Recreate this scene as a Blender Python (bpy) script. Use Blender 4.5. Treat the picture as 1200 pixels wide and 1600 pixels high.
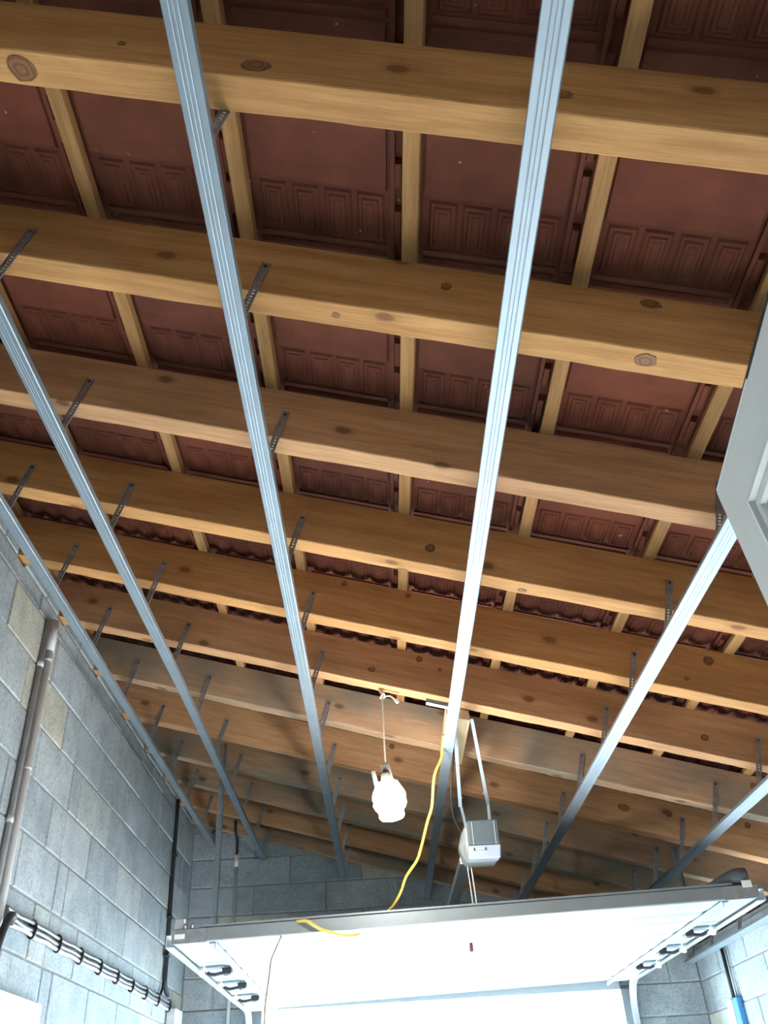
import bpy, bmesh, math, random
from mathutils import Vector, Matrix
random.seed(7)
for o in list(bpy.data.objects): bpy.data.objects.remove(o)
scene = bpy.context.scene
col = scene.collection
V = Vector
H = 1.48                      # height of the camera above the garage floor; all z below are measured from the camera

# ------------------------------------------------------------------ camera
F_PX = 1353.53
cam_d = bpy.data.cameras.new('camera'); cam = bpy.data.objects.new('camera', cam_d); col.objects.link(cam)
cam_d.sensor_fit = 'VERTICAL'; cam_d.sensor_height = 24.0; cam_d.lens = 24.0 * F_PX / 1600.0
cam_d.clip_start = 0.02; cam_d.clip_end = 200
rt = V((0.99864552, 0.00745961, -0.05149259)); up = V((0.04622323, -0.58153708, 0.81220566)); fw = V((0.02388611, 0.8134857, 0.5810942))
M = Matrix((( rt.x, up.x, -fw.x, 0), (rt.y, up.y, -fw.y, 0), (rt.z, up.z, -fw.z, H), (0, 0, 0, 1)))
cam.matrix_world = M
scene.camera = cam
# ------------------------------------------------------------------ world, sun, exposure
w = bpy.data.worlds.new('sky'); scene.world = w; w.use_nodes = True
bg = w.node_tree.nodes['Background']; bg.inputs['Color'].default_value = (0.52, 0.79, 1.0, 1); bg.inputs['Strength'].default_value = 2.6
sun_d = bpy.data.lights.new('sun', 'SUN'); sun = bpy.data.objects.new('sun', sun_d); col.objects.link(sun)
sun_d.energy = 5.7; sun_d.angle = 0.009; sun_d.color = (0.97, 0.98, 1.0)
sun.rotation_euler = V((-0.10, -0.88, -0.40)).to_track_quat('-Z', 'Y').to_euler()
sun.location = (0, 12, 9)
scene.view_settings.view_transform = 'Standard'; scene.view_settings.look = 'None'
scene.view_settings.gamma = 1.0; scene.view_settings.use_curve_mapping = False
scene.view_settings.exposure = 3.5

# ------------------------------------------------------------------ roof geometry constants
S = 0.2855                    # slope of the roof, falling to the right
TH = math.atan(S); CT = math.cos(TH); ST = math.sin(TH)
U = V((CT, 0, -ST)); NN = V((ST, 0, CT)); YV = V((0, 1, 0))
RB = 1.396                    # rail underside:   z = RB - S x
FB = 1.5263                   # rafter underside: z = FB - S x
RH = 0.1820                   # rafter depth, plumb
XL, XR, YB, YF = -1.355, 2.11, 6.55, -0.30
FL = -H
RY = [0.311, 0.821, 1.326, 1.847, 2.354, 2.855, 3.354, 3.896, 4.444, 4.972, 5.472, 6.006, 6.472]   # near faces of the rafters
RWD = 0.0712
def rail_pt(x, y, n=0.0): return V((x, y, RB - S * x)) + NN * n

# ------------------------------------------------------------------ materials
def mat(name): 
    m = bpy.data.materials.new(name); m.use_nodes = True
    nt = m.node_tree; b = nt.nodes['Principled BSDF']
    return m, nt, b
def nd(nt, t, **k):
    n = nt.nodes.new(t)
    for a, v in k.items():
        if a in ('loc',): continue
        setattr(n, a, v)
    return n
def setin(n, **k):
    for a, v in k.items(): n.inputs[a.replace('_', ' ')].default_value = v
def ramp(nt, stops, interp='LINEAR'):
    r = nt.nodes.new('ShaderNodeValToRGB'); r.color_ramp.interpolation = interp
    els = r.color_ramp.elements
    while len(els) < len(stops): els.new(0.5)
    for e, (p, c) in zip(els, stops): e.position = p; e.color = (*c, 1)
    return r
def mixc(nt, a, b, fac, mode='MIX'):
    m = nt.nodes.new('ShaderNodeMix'); m.data_type = 'RGBA'; m.blend_type = mode
    for i, v in ((6, a), (7, b), (0, fac)):
        if hasattr(v, 'links'): nt.links.new(v, m.inputs[i])
        else: m.inputs[i].default_value = v if i == 0 else (*v, 1)
    return m.outputs[2]
def coords(nt, scale, shift=True):
    tc = nt.nodes.new('ShaderNodeTexCoord'); mp = nt.nodes.new('ShaderNodeMapping')
    mp.inputs['Scale'].default_value = scale
    if shift:
        oi = nt.nodes.new('ShaderNodeObjectInfo'); mu = nt.nodes.new('ShaderNodeMath'); mu.operation = 'MULTIPLY'
        mu.inputs[1].default_value = 37.0; nt.links.new(oi.outputs['Random'], mu.inputs[0])
        ad = nt.nodes.new('ShaderNodeVectorMath'); ad.operation = 'ADD'
        nt.links.new(tc.outputs['Object'], ad.inputs[0]); nt.links.new(mu.outputs[0], ad.inputs[1])
        nt.links.new(ad.outputs[0], mp.inputs['Vector'])
    else: nt.links.new(tc.outputs['Object'], mp.inputs['Vector'])
    return mp.outputs[0]
def noise(nt, vec, scale, detail=4, rough=0.55):
    n = nt.nodes.new('ShaderNodeTexNoise'); setin(n, Scale=scale, Detail=detail, Roughness=rough)
    nt.links.new(vec, n.inputs['Vector']); return n.outputs[0]
def bump(nt, b, h, strength=0.3, dist=0.003):
    bm = nt.nodes.new('ShaderNodeBump'); bm.inputs['Strength'].default_value = strength; bm.inputs['Distance'].default_value = dist
    nt.links.new(h, bm.inputs['Height']); nt.links.new(bm.outputs[0], b.inputs['Normal'])

def wood(name, light, dark, knot, knots=True, stain=None, grain_axis='x'):
    """grain along the board; rafters lean with the roof, so their coordinates are turned first"""
    m, nt, b = mat(name)
    turn = grain_axis == 'x'
    base_v = coords(nt, (1, 1, 1))
    if turn:
        mr = nt.nodes.new('ShaderNodeMapping'); mr.inputs['Rotation'].default_value = (0, -TH, 0)
        tc = nt.nodes.new('ShaderNodeTexCoord'); nt.links.new(tc.outputs['Object'], mr.inputs['Vector'])
        oi = nt.nodes.new('ShaderNodeObjectInfo'); mu = nt.nodes.new('ShaderNodeMath'); mu.operation = 'MULTIPLY'; mu.inputs[1].default_value = 37.0
        nt.links.new(oi.outputs['Random'], mu.inputs[0])
        ad = nt.nodes.new('ShaderNodeVectorMath'); ad.operation = 'ADD'
        nt.links.new(mr.outputs[0], ad.inputs[0]); nt.links.new(mu.outputs[0], ad.inputs[1]); base_v = ad.outputs[0]
    def sc(v):
        mp = nt.nodes.new('ShaderNodeMapping'); mp.inputs['Scale'].default_value = v if turn else (v[1], v[0], v[2])
        nt.links.new(base_v, mp.inputs['Vector']); return mp.outputs[0]
    warp = noise(nt, sc((1.4, 5, 5)), 1.0, 3)
    g = noise(nt, sc((1.0, 16, 16)), 2.2, 6, 0.62)
    fine = noise(nt, sc((5, 110, 110)), 1.6, 4, 0.7)
    r = ramp(nt, [(0.3, dark), (0.64, light)]); nt.links.new(g, r.inputs[0]); c = r.outputs[0]
    r2 = ramp(nt, [(0.35, (0.76, 0.73, 0.70)), (0.65, (1.08, 1.06, 1.04))]); nt.links.new(warp, r2.inputs[0])
    c = mixc(nt, c, r2.outputs[0], 1.0, 'MULTIPLY')
    r5 = ramp(nt, [(0.3, (0.80, 0.78, 0.75)), (0.6, (1.05, 1.05, 1.05))]); nt.links.new(fine, r5.inputs[0])
    c = mixc(nt, c, r5.outputs[0], 1.0, 'MULTIPLY')
    if stain:
        sn = noise(nt, sc((1.6, 4, 4)), 1.1, 5)
        r3 = ramp(nt, [(0.42, (0, 0, 0)), (0.60, (0.85, 0.85, 0.85))]); nt.links.new(sn, r3.inputs[0])
        c = mixc(nt, c, stain, r3.outputs[0])
    if knots:
        sp = nt.nodes.new('ShaderNodeSeparateXYZ'); nt.links.new(base_v, sp.inputs[0])
        sb = nt.nodes.new('ShaderNodeMath'); sb.operation = 'SUBTRACT'; nt.links.new(sp.outputs[2], sb.inputs[0]); nt.links.new(sp.outputs[1], sb.inputs[1])
        cx = nt.nodes.new('ShaderNodeMath'); cx.operation = 'MULTIPLY'; cx.inputs[1].default_value = 3.6; nt.links.new(sp.outputs[0], cx.inputs[0])
        cy = nt.nodes.new('ShaderNodeMath'); cy.operation = 'MULTIPLY'; cy.inputs[1].default_value = 6.4; nt.links.new(sb.outputs[0], cy.inputs[0])
        cb = nt.nodes.new('ShaderNodeCombineXYZ'); nt.links.new(cx.outputs[0], cb.inputs[0]); nt.links.new(cy.outputs[0], cb.inputs[1])
        wob = noise(nt, sc((30, 30, 30)), 1.0, 2); wv = nt.nodes.new('ShaderNodeMath'); wv.operation = 'MULTIPLY_ADD'; wv.inputs[1].default_value = 0.05
        vo = nt.nodes.new('ShaderNodeTexVoronoi'); vo.voronoi_dimensions = '2D'; vo.inputs['Scale'].default_value = 1.0
        nt.links.new(cb.outputs[0], vo.inputs['Vector']); nt.links.new(wob, wv.inputs[0]); nt.links.new(vo.outputs['Distance'], wv.inputs[2])
        rk = ramp(nt, [(0.075, (1, 1, 1)), (0.105, (0.75, 0.75, 0.75)), (0.118, (0.30, 0.30, 0.30)), (0.20, (0, 0, 0))]); nt.links.new(wv.outputs[0], rk.inputs[0])
        sc2 = nt.nodes.new('ShaderNodeSeparateColor'); nt.links.new(vo.outputs['Color'], sc2.inputs[0])
        pk = ramp(nt, [(0.0, (0, 0, 0)), (0.74, (0.8, 0.8, 0.8))], 'CONSTANT'); nt.links.new(sc2.outputs[0], pk.inputs[0])
        ml = nt.nodes.new('ShaderNodeMath'); ml.operation = 'MULTIPLY'; nt.links.new(rk.outputs[0], ml.inputs[0]); nt.links.new(pk.outputs[0], ml.inputs[1])
        c = mixc(nt, c, knot, ml.outputs[0])
    nt.links.new(c, b.inputs['Base Color'])
    b.inputs['Roughness'].default_value = 0.8; b.inputs['Specular IOR Level'].default_value = 0.2
    bump(nt, b, fine, 0.35, 0.002)
    return m
PINE = wood('pine', (0.56, 0.305, 0.120), (0.42, 0.205, 0.072), (0.15, 0.062, 0.022))
PINE2 = wood('pine_pinkish', (0.56, 0.325, 0.17), (0.42, 0.225, 0.105), (0.13, 0.06, 0.03))
PINE3 = wood('pine_weathered', (0.52, 0.34, 0.21), (0.38, 0.24, 0.14), (0.12, 0.065, 0.035), stain=(0.19, 0.18, 0.14))
BATTEN = wood('batten_pine', (0.47, 0.28, 0.12), (0.34, 0.18, 0.07), (0.2, 0.08, 0.03), knots=False, grain_axis='y')
NEWWOOD = wood('block_pine', (0.62, 0.50, 0.33), (0.50, 0.38, 0.23), (0.2, 0.1, 0.05), knots=False, grain_axis='y')

def terracotta():
    m, nt, b = mat('terracotta'); v = coords(nt, (1, 1, 1))
    n1 = noise(nt, v, 7, 5); r = ramp(nt, [(0.3, (0.115, 0.038, 0.023)), (0.7, (0.185, 0.062, 0.036))]); nt.links.new(n1, r.inputs[0])
    n2 = noise(nt, v, 3.3, 6, 0.65); r2 = ramp(nt, [(0.62, (0, 0, 0)), (0.80, (0.4, 0.4, 0.4))]); nt.links.new(n2, r2.inputs[0])
    c = mixc(nt, r.outputs[0], (0.20, 0.15, 0.13), r2.outputs[0])
    n3 = noise(nt, v, 42, 2, 0.4); r3 = ramp(nt, [(0.76, (0, 0, 0)), (0.79, (0.8, 0.8, 0.8))]); nt.links.new(n3, r3.inputs[0])
    c = mixc(nt, c, (0.5, 0.42, 0.38), r3.outputs[0])
    oi = nt.nodes.new('ShaderNodeObjectInfo'); rr = ramp(nt, [(0.0, (0.82, 0.86, 0.90)), (0.5, (1.0, 1.0, 1.0)), (1.0, (1.15, 1.08, 1.02))]); nt.links.new(oi.outputs['Random'], rr.inputs[0])
    c = mixc(nt, c, rr.outputs[0], 1.0, 'MULTIPLY')
    nt.links.new(c, b.inputs['Base Color']); b.inputs['Roughness'].default_value = 0.85; b.inputs['Specular IOR Level'].default_value = 0.2
    bump(nt, b, n1, 0.25, 0.003); return m
TILE = terracotta()

def concrete(name, c0, c1, per_block=True):
    m, nt, b = mat(name); v = coords(nt, (1, 1, 1), per_block)
    n1 = noise(nt, v, 5.5, 6, 0.65); r = ramp(nt, [(0.32, c0), (0.68, c1)]); nt.links.new(n1, r.inputs[0]); c = r.outputs[0]
    n2 = noise(nt, v, 95, 3, 0.7)
    r2 = ramp(nt, [(0.30, (0.62, 0.62, 0.62)), (0.5, (1, 1, 1)), (0.72, (1.12, 1.12, 1.12))]); nt.links.new(n2, r2.inputs[0])
    c = mixc(nt, c, r2.outputs[0], 1.0, 'MULTIPLY')
    if per_block:
        oi = nt.nodes.new('ShaderNodeObjectInfo')
        rr = ramp(nt, [(0.0, (0.86, 0.88, 0.90)), (0.3, (1.0, 1.0, 1.0)), (0.6, (0.92, 0.93, 0.93)), (0.84, (1.06, 1.03, 0.98)), (0.93, (1.24, 1.10, 0.90))], 'CONSTANT')
        nt.links.new(oi.outputs['Random'], rr.inputs[0]); c = mixc(nt, c, rr.outputs[0], 1.0, 'MULTIPLY')
    nt.links.new(c, b.inputs['Base Color']); b.inputs['Roughness'].default_value = 0.95; b.inputs['Specular IOR Level'].default_value = 0.1
    bump(nt, b, n2, 0.5, 0.003); return m
BLOCK = concrete('concrete_block', (0.27, 0.315, 0.335), (0.40, 0.45, 0.47))
MORTAR = concrete('mortar', (0.24, 0.245, 0.24), (0.34, 0.345, 0.34), False)
SLAB = concrete('concrete_slab', (0.58, 0.58, 0.57), (0.68, 0.68, 0.67), False)
DRIVE = concrete('pale_driveway', (0.50, 0.48, 0.44), (0.62, 0.60, 0.56), False)

def simple(name, c, rough=0.5, metal=0.0, spec=0.5, var=0.0, scale=20):
    m, nt, b = mat(name)
    v = coords(nt, (1, 1, 1)); n = noise(nt, v, scale, 3)
    lo = tuple(x * (1 - var) for x in c); hi = tuple(min(1, x * (1 + var)) for x in c)
    r = ramp(nt, [(0.3, lo), (0.7, hi)]); nt.links.new(n, r.inputs[0]); nt.links.new(r.outputs[0], b.inputs['Base Color'])
    b.inputs['Roughness'].default_value = rough; b.inputs['Metallic'].default_value = metal; b.inputs['Specular IOR Level'].default_value = spec
    return m
ZINC = simple('galvanised_rail', (0.275, 0.33, 0.37), 0.50, 0.62, 0.5, 0.06, 9)
STEEL = simple('dull_zinc_strap', (0.34, 0.36, 0.38), 0.55, 0.8, 0.5, 0.15, 30)
TRACK = simple('track_steel', (0.72, 0.74, 0.75), 0.30, 0.75, 0.5, 0.05)
DARK = simple('dark_plastic', (0.03, 0.032, 0.036), 0.45, 0.0, 0.5, 0.2)
RUBBER = simple('black_rubber', (0.018, 0.02, 0.024), 0.6, 0, 0.4, 0.2)
DOORW = simple('door_panel_white', (0.33, 0.38, 0.40), 0.42, 0, 0.5, 0.02)
DOORG = simple('door_edge_grey', (0.22, 0.25, 0.265), 0.45, 0.3, 0.5, 0.04)
PAINT = simple('white_gloss_paint', (0.66, 0.66, 0.62), 0.38, 0, 0.5, 0.02, 60)
WHITE = simple('white_plastic', (0.82, 0.82, 0.80), 0.4, 0, 0.5, 0.02)
GREYP = simple('grey_pvc', (0.60, 0.62, 0.63), 0.4, 0, 0.5, 0.06)
GREYD = simple('grey_pvc_dark', (0.34, 0.36, 0.37), 0.5, 0, 0.4, 0.1)
CABLE = simple('grey_cable', (0.13, 0.14, 0.145), 0.35, 0, 0.6, 0.05)
YELLOW = simple('yellow_cable', (0.56, 0.40, 0.07), 0.45, 0, 0.5, 0.05)
CORD = simple('cream_cord', (0.62, 0.54, 0.44), 0.8, 0, 0.2, 0.08, 80)
PRONG = simple('aged_ceramic', (0.12, 0.125, 0.11), 0.6, 0, 0.3, 0.08)
BUFFER = simple('blue_grey_rubber', (0.085, 0.105, 0.125), 0.5, 0, 0.4, 0.1)
BLUE = simple('blue_plastic', (0.06, 0.24, 0.55), 0.45, 0, 0.5, 0.05)
OPENER = simple('opener_grey', (0.075, 0.105, 0.125), 0.45, 0, 0.5, 0.08)
OPENERL = simple('opener_light_cover', (0.33, 0.38, 0.46), 0.35, 0, 0.5, 0.03)
OPENERS = simple('opener_shell', (0.30, 0.32, 0.31), 0.45, 0, 0.5, 0.04)
BROWN = simple('brown_cord', (0.30, 0.27, 0.24), 0.6, 0, 0.4, 0.1)
REDTAG = simple('dull_red_plastic', (0.22, 0.07, 0.09), 0.5, 0, 0.5, 0.05)
m, nt, b = mat('lamp_glass'); 
b.inputs['Base Color'].default_value = (0.9, 0.9, 0.88, 1); b.inputs['Emission Color'].default_value = (1.0, 0.96, 0.88, 1); b.inputs['Emission Strength'].default_value = 13.5
LAMP = m

# ------------------------------------------------------------------ builders (coordinates measured from the camera)
BASE = {}
def link(o, parent=None, base=None):
    col.objects.link(o)
    if parent is not None: o.parent = parent
    return o
def bm_box(bm, x0, x1, y0, y1, z0, z1, f=None):
    f = f or (lambda x, y, z: V((x, y, z)))
    vs = [bm.verts.new(f(x, y, z)) for x in (x0, x1) for y in (y0, y1) for z in (z0, z1)]
    for q in ((0, 1, 3, 2), (4, 6, 7, 5), (0, 4, 5, 1), (2, 3, 7, 6), (0, 2, 6, 4), (1, 5, 7, 3)):
        bm.faces.new([vs[i] for i in q])
    return vs
def bevel(bm, w, seg=1):
    bmesh.ops.bevel(bm, geom=list(bm.edges), offset=w, segments=seg, affect='EDGES', profile=0.5)
def to_obj(name, bm, material, parent=None, base=None, smooth=False, recalc=True):
    """bm holds camera-relative coordinates; the object's origin goes to base (or the parent's origin)."""
    if recalc: bmesh.ops.recalc_face_normals(bm, faces=list(bm.faces))
    if parent is not None: b0 = BASE[parent.name]
    else:
        if base is None:
            xs = [v.co for v in bm.verts]
            base = V((sum(v.x for v in xs) / len(xs), sum(v.y for v in xs) / len(xs), min(v.z for v in xs)))
        b0 = V(base)
    bmesh.ops.translate(bm, verts=list(bm.verts), vec=-b0)
    me = bpy.data.meshes.new(name); bm.to_mesh(me); bm.free()
    me.materials.append(material)
    if smooth:
        for p in me.polygons: p.use_smooth = True
    o = bpy.data.objects.new(name, me); col.objects.link(o)
    if parent is not None: o.parent = parent
    else: o.location = b0 + V((0, 0, H))
    BASE[o.name] = b0
    return o
def thing(name, base, label=None, cat=None, group=None, kind=None):
    o = bpy.data.objects.new(name, None); o.empty_display_size = 0.1; col.objects.link(o)
    o.location = V(base) + V((0, 0, H)); BASE[o.name] = V(base)
    return tag(o, label, cat, group, kind)
def tag(o, label=None, cat=None, group=None, kind=None):
    if label: o['label'] = label
    if cat: o['category'] = cat
    if group: o['group'] = group
    if kind: o['kind'] = kind
    return o
def place(name, me, parent, loc, rot=None):
    """an object sharing mesh data, at a camera-relative place, as child of parent"""
    o = bpy.data.objects.new(name, me); col.objects.link(o); o.parent = parent
    o.location = V(loc) - BASE[parent.name]
    if rot is not None: o.rotation_euler = rot
    BASE[o.name] = V(loc)
    return o
def catmull(pts, n=8):
    P = [V(p) for p in pts]; P = [P[0] * 2 - P[1]] + P + [P[-1] * 2 - P[-2]]; out = []
    for i in range(1, len(P) - 2):
        a, b_, c, d = P[i - 1:i + 3]
        for k in range(n):
            t = k / n
            out.append(0.5 * ((2 * b_) + (c - a) * t + (2 * a - 5 * b_ + 4 * c - d) * t * t + (3 * b_ - a - 3 * c + d) * t ** 3))
    out.append(P[-2]); return out
def bm_tube(bm, pts, r, sides=8, smooth_n=0):
    P = catmull(pts, smooth_n) if smooth_n else [V(p) for p in pts]
    rings = []; ref = None
    for i, p in enumerate(P):
        t = (P[min(i + 1, len(P) - 1)] - P[max(i - 1, 0)]).normalized()
        if ref is None:
            ref = V((0, 0, 1)) if abs(t.z) < 0.9 else V((1, 0, 0))
        a = (ref - t * ref.dot(t)).normalized(); ref = a; b_ = t.cross(a)
        rr = r(i / (len(P) - 1)) if callable(r) else r
        rings.append([bm.verts.new(p + (a * math.cos(2 * math.pi * k / sides) + b_ * math.sin(2 * math.pi * k / sides)) * rr) for k in range(sides)])
    for A, B in zip(rings, rings[1:]):
        for k in range(sides): bm.faces.new((A[k], A[(k + 1) % sides], B[(k + 1) % sides], B[k]))
    bm.faces.new(rings[0][::-1]); bm.faces.new(rings[-1])
def tube(name, pts, r, material, parent=None, sides=8, smooth_n=6, base=None):
    bm = bmesh.new(); bm_tube(bm, pts, r, sides, smooth_n)
    return to_obj(name, bm, material, parent, base, smooth=True)
def bm_sweep(bm, prof, path, closed=True):
    """prof: list of (a, b); path: list of (origin, axis_a, axis_b)"""
    rings = [[bm.verts.new(o + A * a + B * b_) for a, b_ in prof] for o, A, B in path]
    n = len(prof)
    for R0, R1 in zip(rings, rings[1:]):
        for k in range(n if closed else n - 1):
            bm.faces.new((R0[k], R0[(k + 1) % n], R1[(k + 1) % n], R1[k]))
    if closed:
        bm.faces.new(rings[0][::-1]); bm.faces.new(rings[-1])
def bm_lathe(bm, prof, origin, axis=V((0, 0, 1)), sides=24):
    axis = axis.normalized(); ref = V((1, 0, 0)) if abs(axis.x) < 0.8 else V((0, 1, 0))
    a = (ref - axis * ref.dot(axis)).normalized(); b_ = axis.cross(a); rings = []
    for r, h in prof:
        rings.append([bm.verts.new(V(origin) + axis * h + (a * math.cos(2 * math.pi * k / sides) + b_ * math.sin(2 * math.pi * k / sides)) * max(r, 1e-4)) for k in range(sides)])
    for A, B in zip(rings, rings[1:]):
        for k in range(sides): bm.faces.new((A[k], A[(k + 1) % sides], B[(k + 1) % sides], B[k]))
    bm.faces.new(rings[0][::-1]); bm.faces.new(rings[-1])
def box(name, x0, x1, y0, y1, z0, z1, material, parent=None, bw=0.0, f=None, base=None):
    bm = bmesh.new(); bm_box(bm, x0, x1, y0, y1, z0, z1, f)
    if bw: bevel(bm, bw)
    return to_obj(name, bm, material, parent, base)
def slope(c):                 # (x, y, dz) -> point on the plane z = c - S x + dz
    return lambda x, y, z: V((x, y, c - S * x + z))

# ------------------------------------------------------------------ floor and driveway
tag(box('floor', XL - .2, XR + .2, YF - .2, YB + .1, FL - .15, FL, SLAB), 'grey concrete garage floor', kind='structure')
tag(box('driveway', -14, 16, YB + .1, 30, FL - .2, FL - .05, DRIVE), 'pale sunlit driveway outside the garage', kind='structure')
hall = tag(box('floor_added_hall', -1.0, 0.7, YF - 2.4, YF - .2, FL - .15, FL, SLAB), 'floor of the hall added behind the side door to shut out daylight', kind='structure')  # unseen closed room, added to keep daylight off the rafters' near faces
for nm_, q in (('wall_added_hall_left', (-1.1, -1.0, YF - 2.4, YF - .2, FL, .9)), ('wall_added_hall_right', (.7, .8, YF - 2.4, YF - .2, FL, .9)), ('wall_added_hall_back', (-1.1, .8, YF - 2.5, YF - 2.4, FL, .9)), ('ceiling_added_hall', (-1.1, .8, YF - 2.5, YF - .2, .9, 1.0))):
    tag(box(nm_, *q, PAINT), 'white hall added behind the side door to shut out daylight', kind='structure')

# ------------------------------------------------------------------ walls
OX0, OX1, OZ = -0.86, 1.575, 0.69      # garage opening in the back wall
block_cache = {}
def block_mesh(L, h, axis):
    k = (round(L, 3), round(h, 3), axis)
    if k in block_cache: return block_cache[k]
    bm = bmesh.new()
    g = 0.0035
    if axis == 'y': bm_box(bm, -.03, 0, g, L - g, g, h - g)       # face at local x = 0
    else: bm_box(bm, g, L - g, 0, .03, g, h - g)                # face at local y = 0
    bevel(bm, 0.005)
    bmesh.ops.recalc_face_normals(bm, faces=list(bm.faces))
    me = bpy.data.meshes.new('concrete_block'); bm.to_mesh(me); bm.free(); me.materials.append(BLOCK)
    block_cache[k] = me; return me
def course(a0, a1, row, L=0.51, off=0.0):
    x = a0 - (L / 2 if row % 2 else 0) - off; segs = []
    while x < a1 - 1e-6:
        s0, s1 = max(x, a0), min(x + L, a1)
        if s1 - s0 > 0.05: segs.append((s0, s1))
        elif s1 - s0 > 0.002 and segs: segs[-1] = (segs[-1][0], s1)
        x += L
    return segs
jit = lambda a: random.uniform(-a, a)
# left wall
wl = box('wall_left', XL - .2, XL - .006, YF, YB + .2, FL, 1.900, MORTAR, base=(XL - .1, 3, FL)); tag(wl, 'grey concrete block wall on the left', kind='structure')
row = 0; zt = 1.823; ph = 0.2035
tops = [(1.823, 1.905)]
while zt > FL:
    tops.append((max(zt - ph, FL), zt)); zt -= ph
nblk = 0
for r_, (za, zb) in enumerate(tops):
    if zb - za < 0.02: continue
    for sec in ((YF, 3.84), (3.84, YB)):
        for s0, s1 in course(sec[0], sec[1], r_, off=0.13):
            if zb < 0.15 and s0 < 2.6: continue            # far below the view: plain wall
            if s1 < 1.2: continue
            place('concrete_block', block_mesh(s1 - s0, zb - za, 'y'), wl, (XL + jit(.0025), s0, za)); nblk += 1
box('wall_infill', XL - .19, XL - .165, YF, YB + .2, 1.900, FB - S * (XL - .15) + RH + .02, MORTAR, wl)  # added strip behind the wall top, keeps daylight from leaking in
for i in range(0, len(RY) - 1):                                     # block infill between the rafter ends
    ya = RY[i] + RWD + .004; yb = RY[i + 1] - .004
    if yb - ya < .05: continue
    top = 2.0 + jit(.012)
    mid = ya + (yb - ya) * random.uniform(.3, .7)
    for s0, s1 in ((ya, mid), (mid, yb)):
        place('concrete_block', block_mesh(s1 - s0, top - 1.907 - abs(jit(.02)), 'y'), wl, (XL + jit(.003), s0, 1.907))
    box('wall_infill', XL - .16, XL - .006, ya, yb, 1.900, top - .025, MORTAR, wl)
# right wall
wr = box('wall_right', XR + .006, XR + .2, YF, YB + .2, FL, 0.915, MORTAR, base=(XR + .1, 3, FL)); tag(wr, 'grey concrete block wall on the right', kind='structure')
box('wall_infill', XR + .10, XR + .19, YF, YB + .2, .915, FB + RH - S * (XR + .15) + .02, MORTAR, wr)  # added strip up to the tiles, blocks daylight along the right eave
z = 0.708 + 0.19; r_ = 0
while z > FL:
    za = max(z - 0.19, FL); zb = min(z, 0.915)
    if zb - za > .03:
        for s0, s1 in course(YF, YB, r_, off=.2):
            if s1 < 3.2 or (zb < -.3): continue
            me = block_mesh(s1 - s0, zb - za, 'y')
            o = place('concrete_block', me, wr, (XR + jit(.0025), s1, za), (0, 0, math.pi))
    z -= 0.19; r_ += 1
# back wall with the opening
def prism(name, x0, x1, y0, y1, z0, c, material, parent=None, base=None):     # top follows the roof
    bm = bmesh.new()
    lo = [bm.verts.new((x, y, z0)) for x in (x0, x1) for y in (y0, y1)]; hi = [bm.verts.new((x, y, c - S * x)) for x in (x0, x1) for y in (y0, y1)]
    for q in ((lo[0], lo[1], lo[3], lo[2]), (hi[0], hi[2], hi[3], hi[1]), (lo[0], lo[2], hi[2], hi[0]), (lo[1], hi[1], hi[3], lo[3]), (lo[0], hi[0], hi[1], lo[1]), (lo[2], lo[3], hi[3], hi[2])):
        bm.faces.new(q)
    return to_obj(name, bm, material, parent, base)
TOPC = FB + RH + .025
wb = prism('wall_back', OX0, OX1, YB + .006, YB + .2, OZ, TOPC, MORTAR, base=(0.4, YB + .1, FL)); tag(wb, 'grey concrete block gable wall around the garage opening', kind='structure')
prism('wall_panel', XL - .2, OX0, YB + .006, YB + .2, FL, TOPC, MORTAR, wb)
prism('wall_panel', OX1, XR + .2, YB + .006, YB + .2, FL, TOPC, MORTAR, wb)
z = 1.662 + 0.19; r_ = 0
while z > FL:
    za = z - 0.19
    for (a, b_) in (((XL, XR),) if za >= OZ - .03 else ((XL, OX0), (OX1, XR))):
        for s0, s1 in course(a, b_, r_, off=.05 if za >= OZ - .03 else 0.0):
            if za < -.5: continue
            zz0 = max(za, FL)
            if za < OZ <= z and s1 > OX0 and s0 < OX1: zz0 = OZ
            top = min(z, FB + RH - S * s1 + .01)
            if top - zz0 < .03: continue
            place('concrete_block', block_mesh(s1 - s0, top - zz0, 'x'), wb, (s0, YB + jit(.0025), zz0))
    z -= 0.19; r_ += 1
# unseen wall with the side doorway, made white to bounce light onto the rafters
wf = prism('wall_front', XL - .2, -0.62, YF - .2, YF, FL, TOPC, WHITE, base=(0, YF, FL)); tag(wf, 'wall behind the camera beside the side doorway, made white to bounce light', kind='structure')
prism('wall_panel', 0.26, XR + .2, YF - .2, YF, FL, TOPC, WHITE, wf)
prism('wall_panel', -0.62, 0.26, YF - .2, YF, 0.62, TOPC, WHITE, wf)

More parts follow.
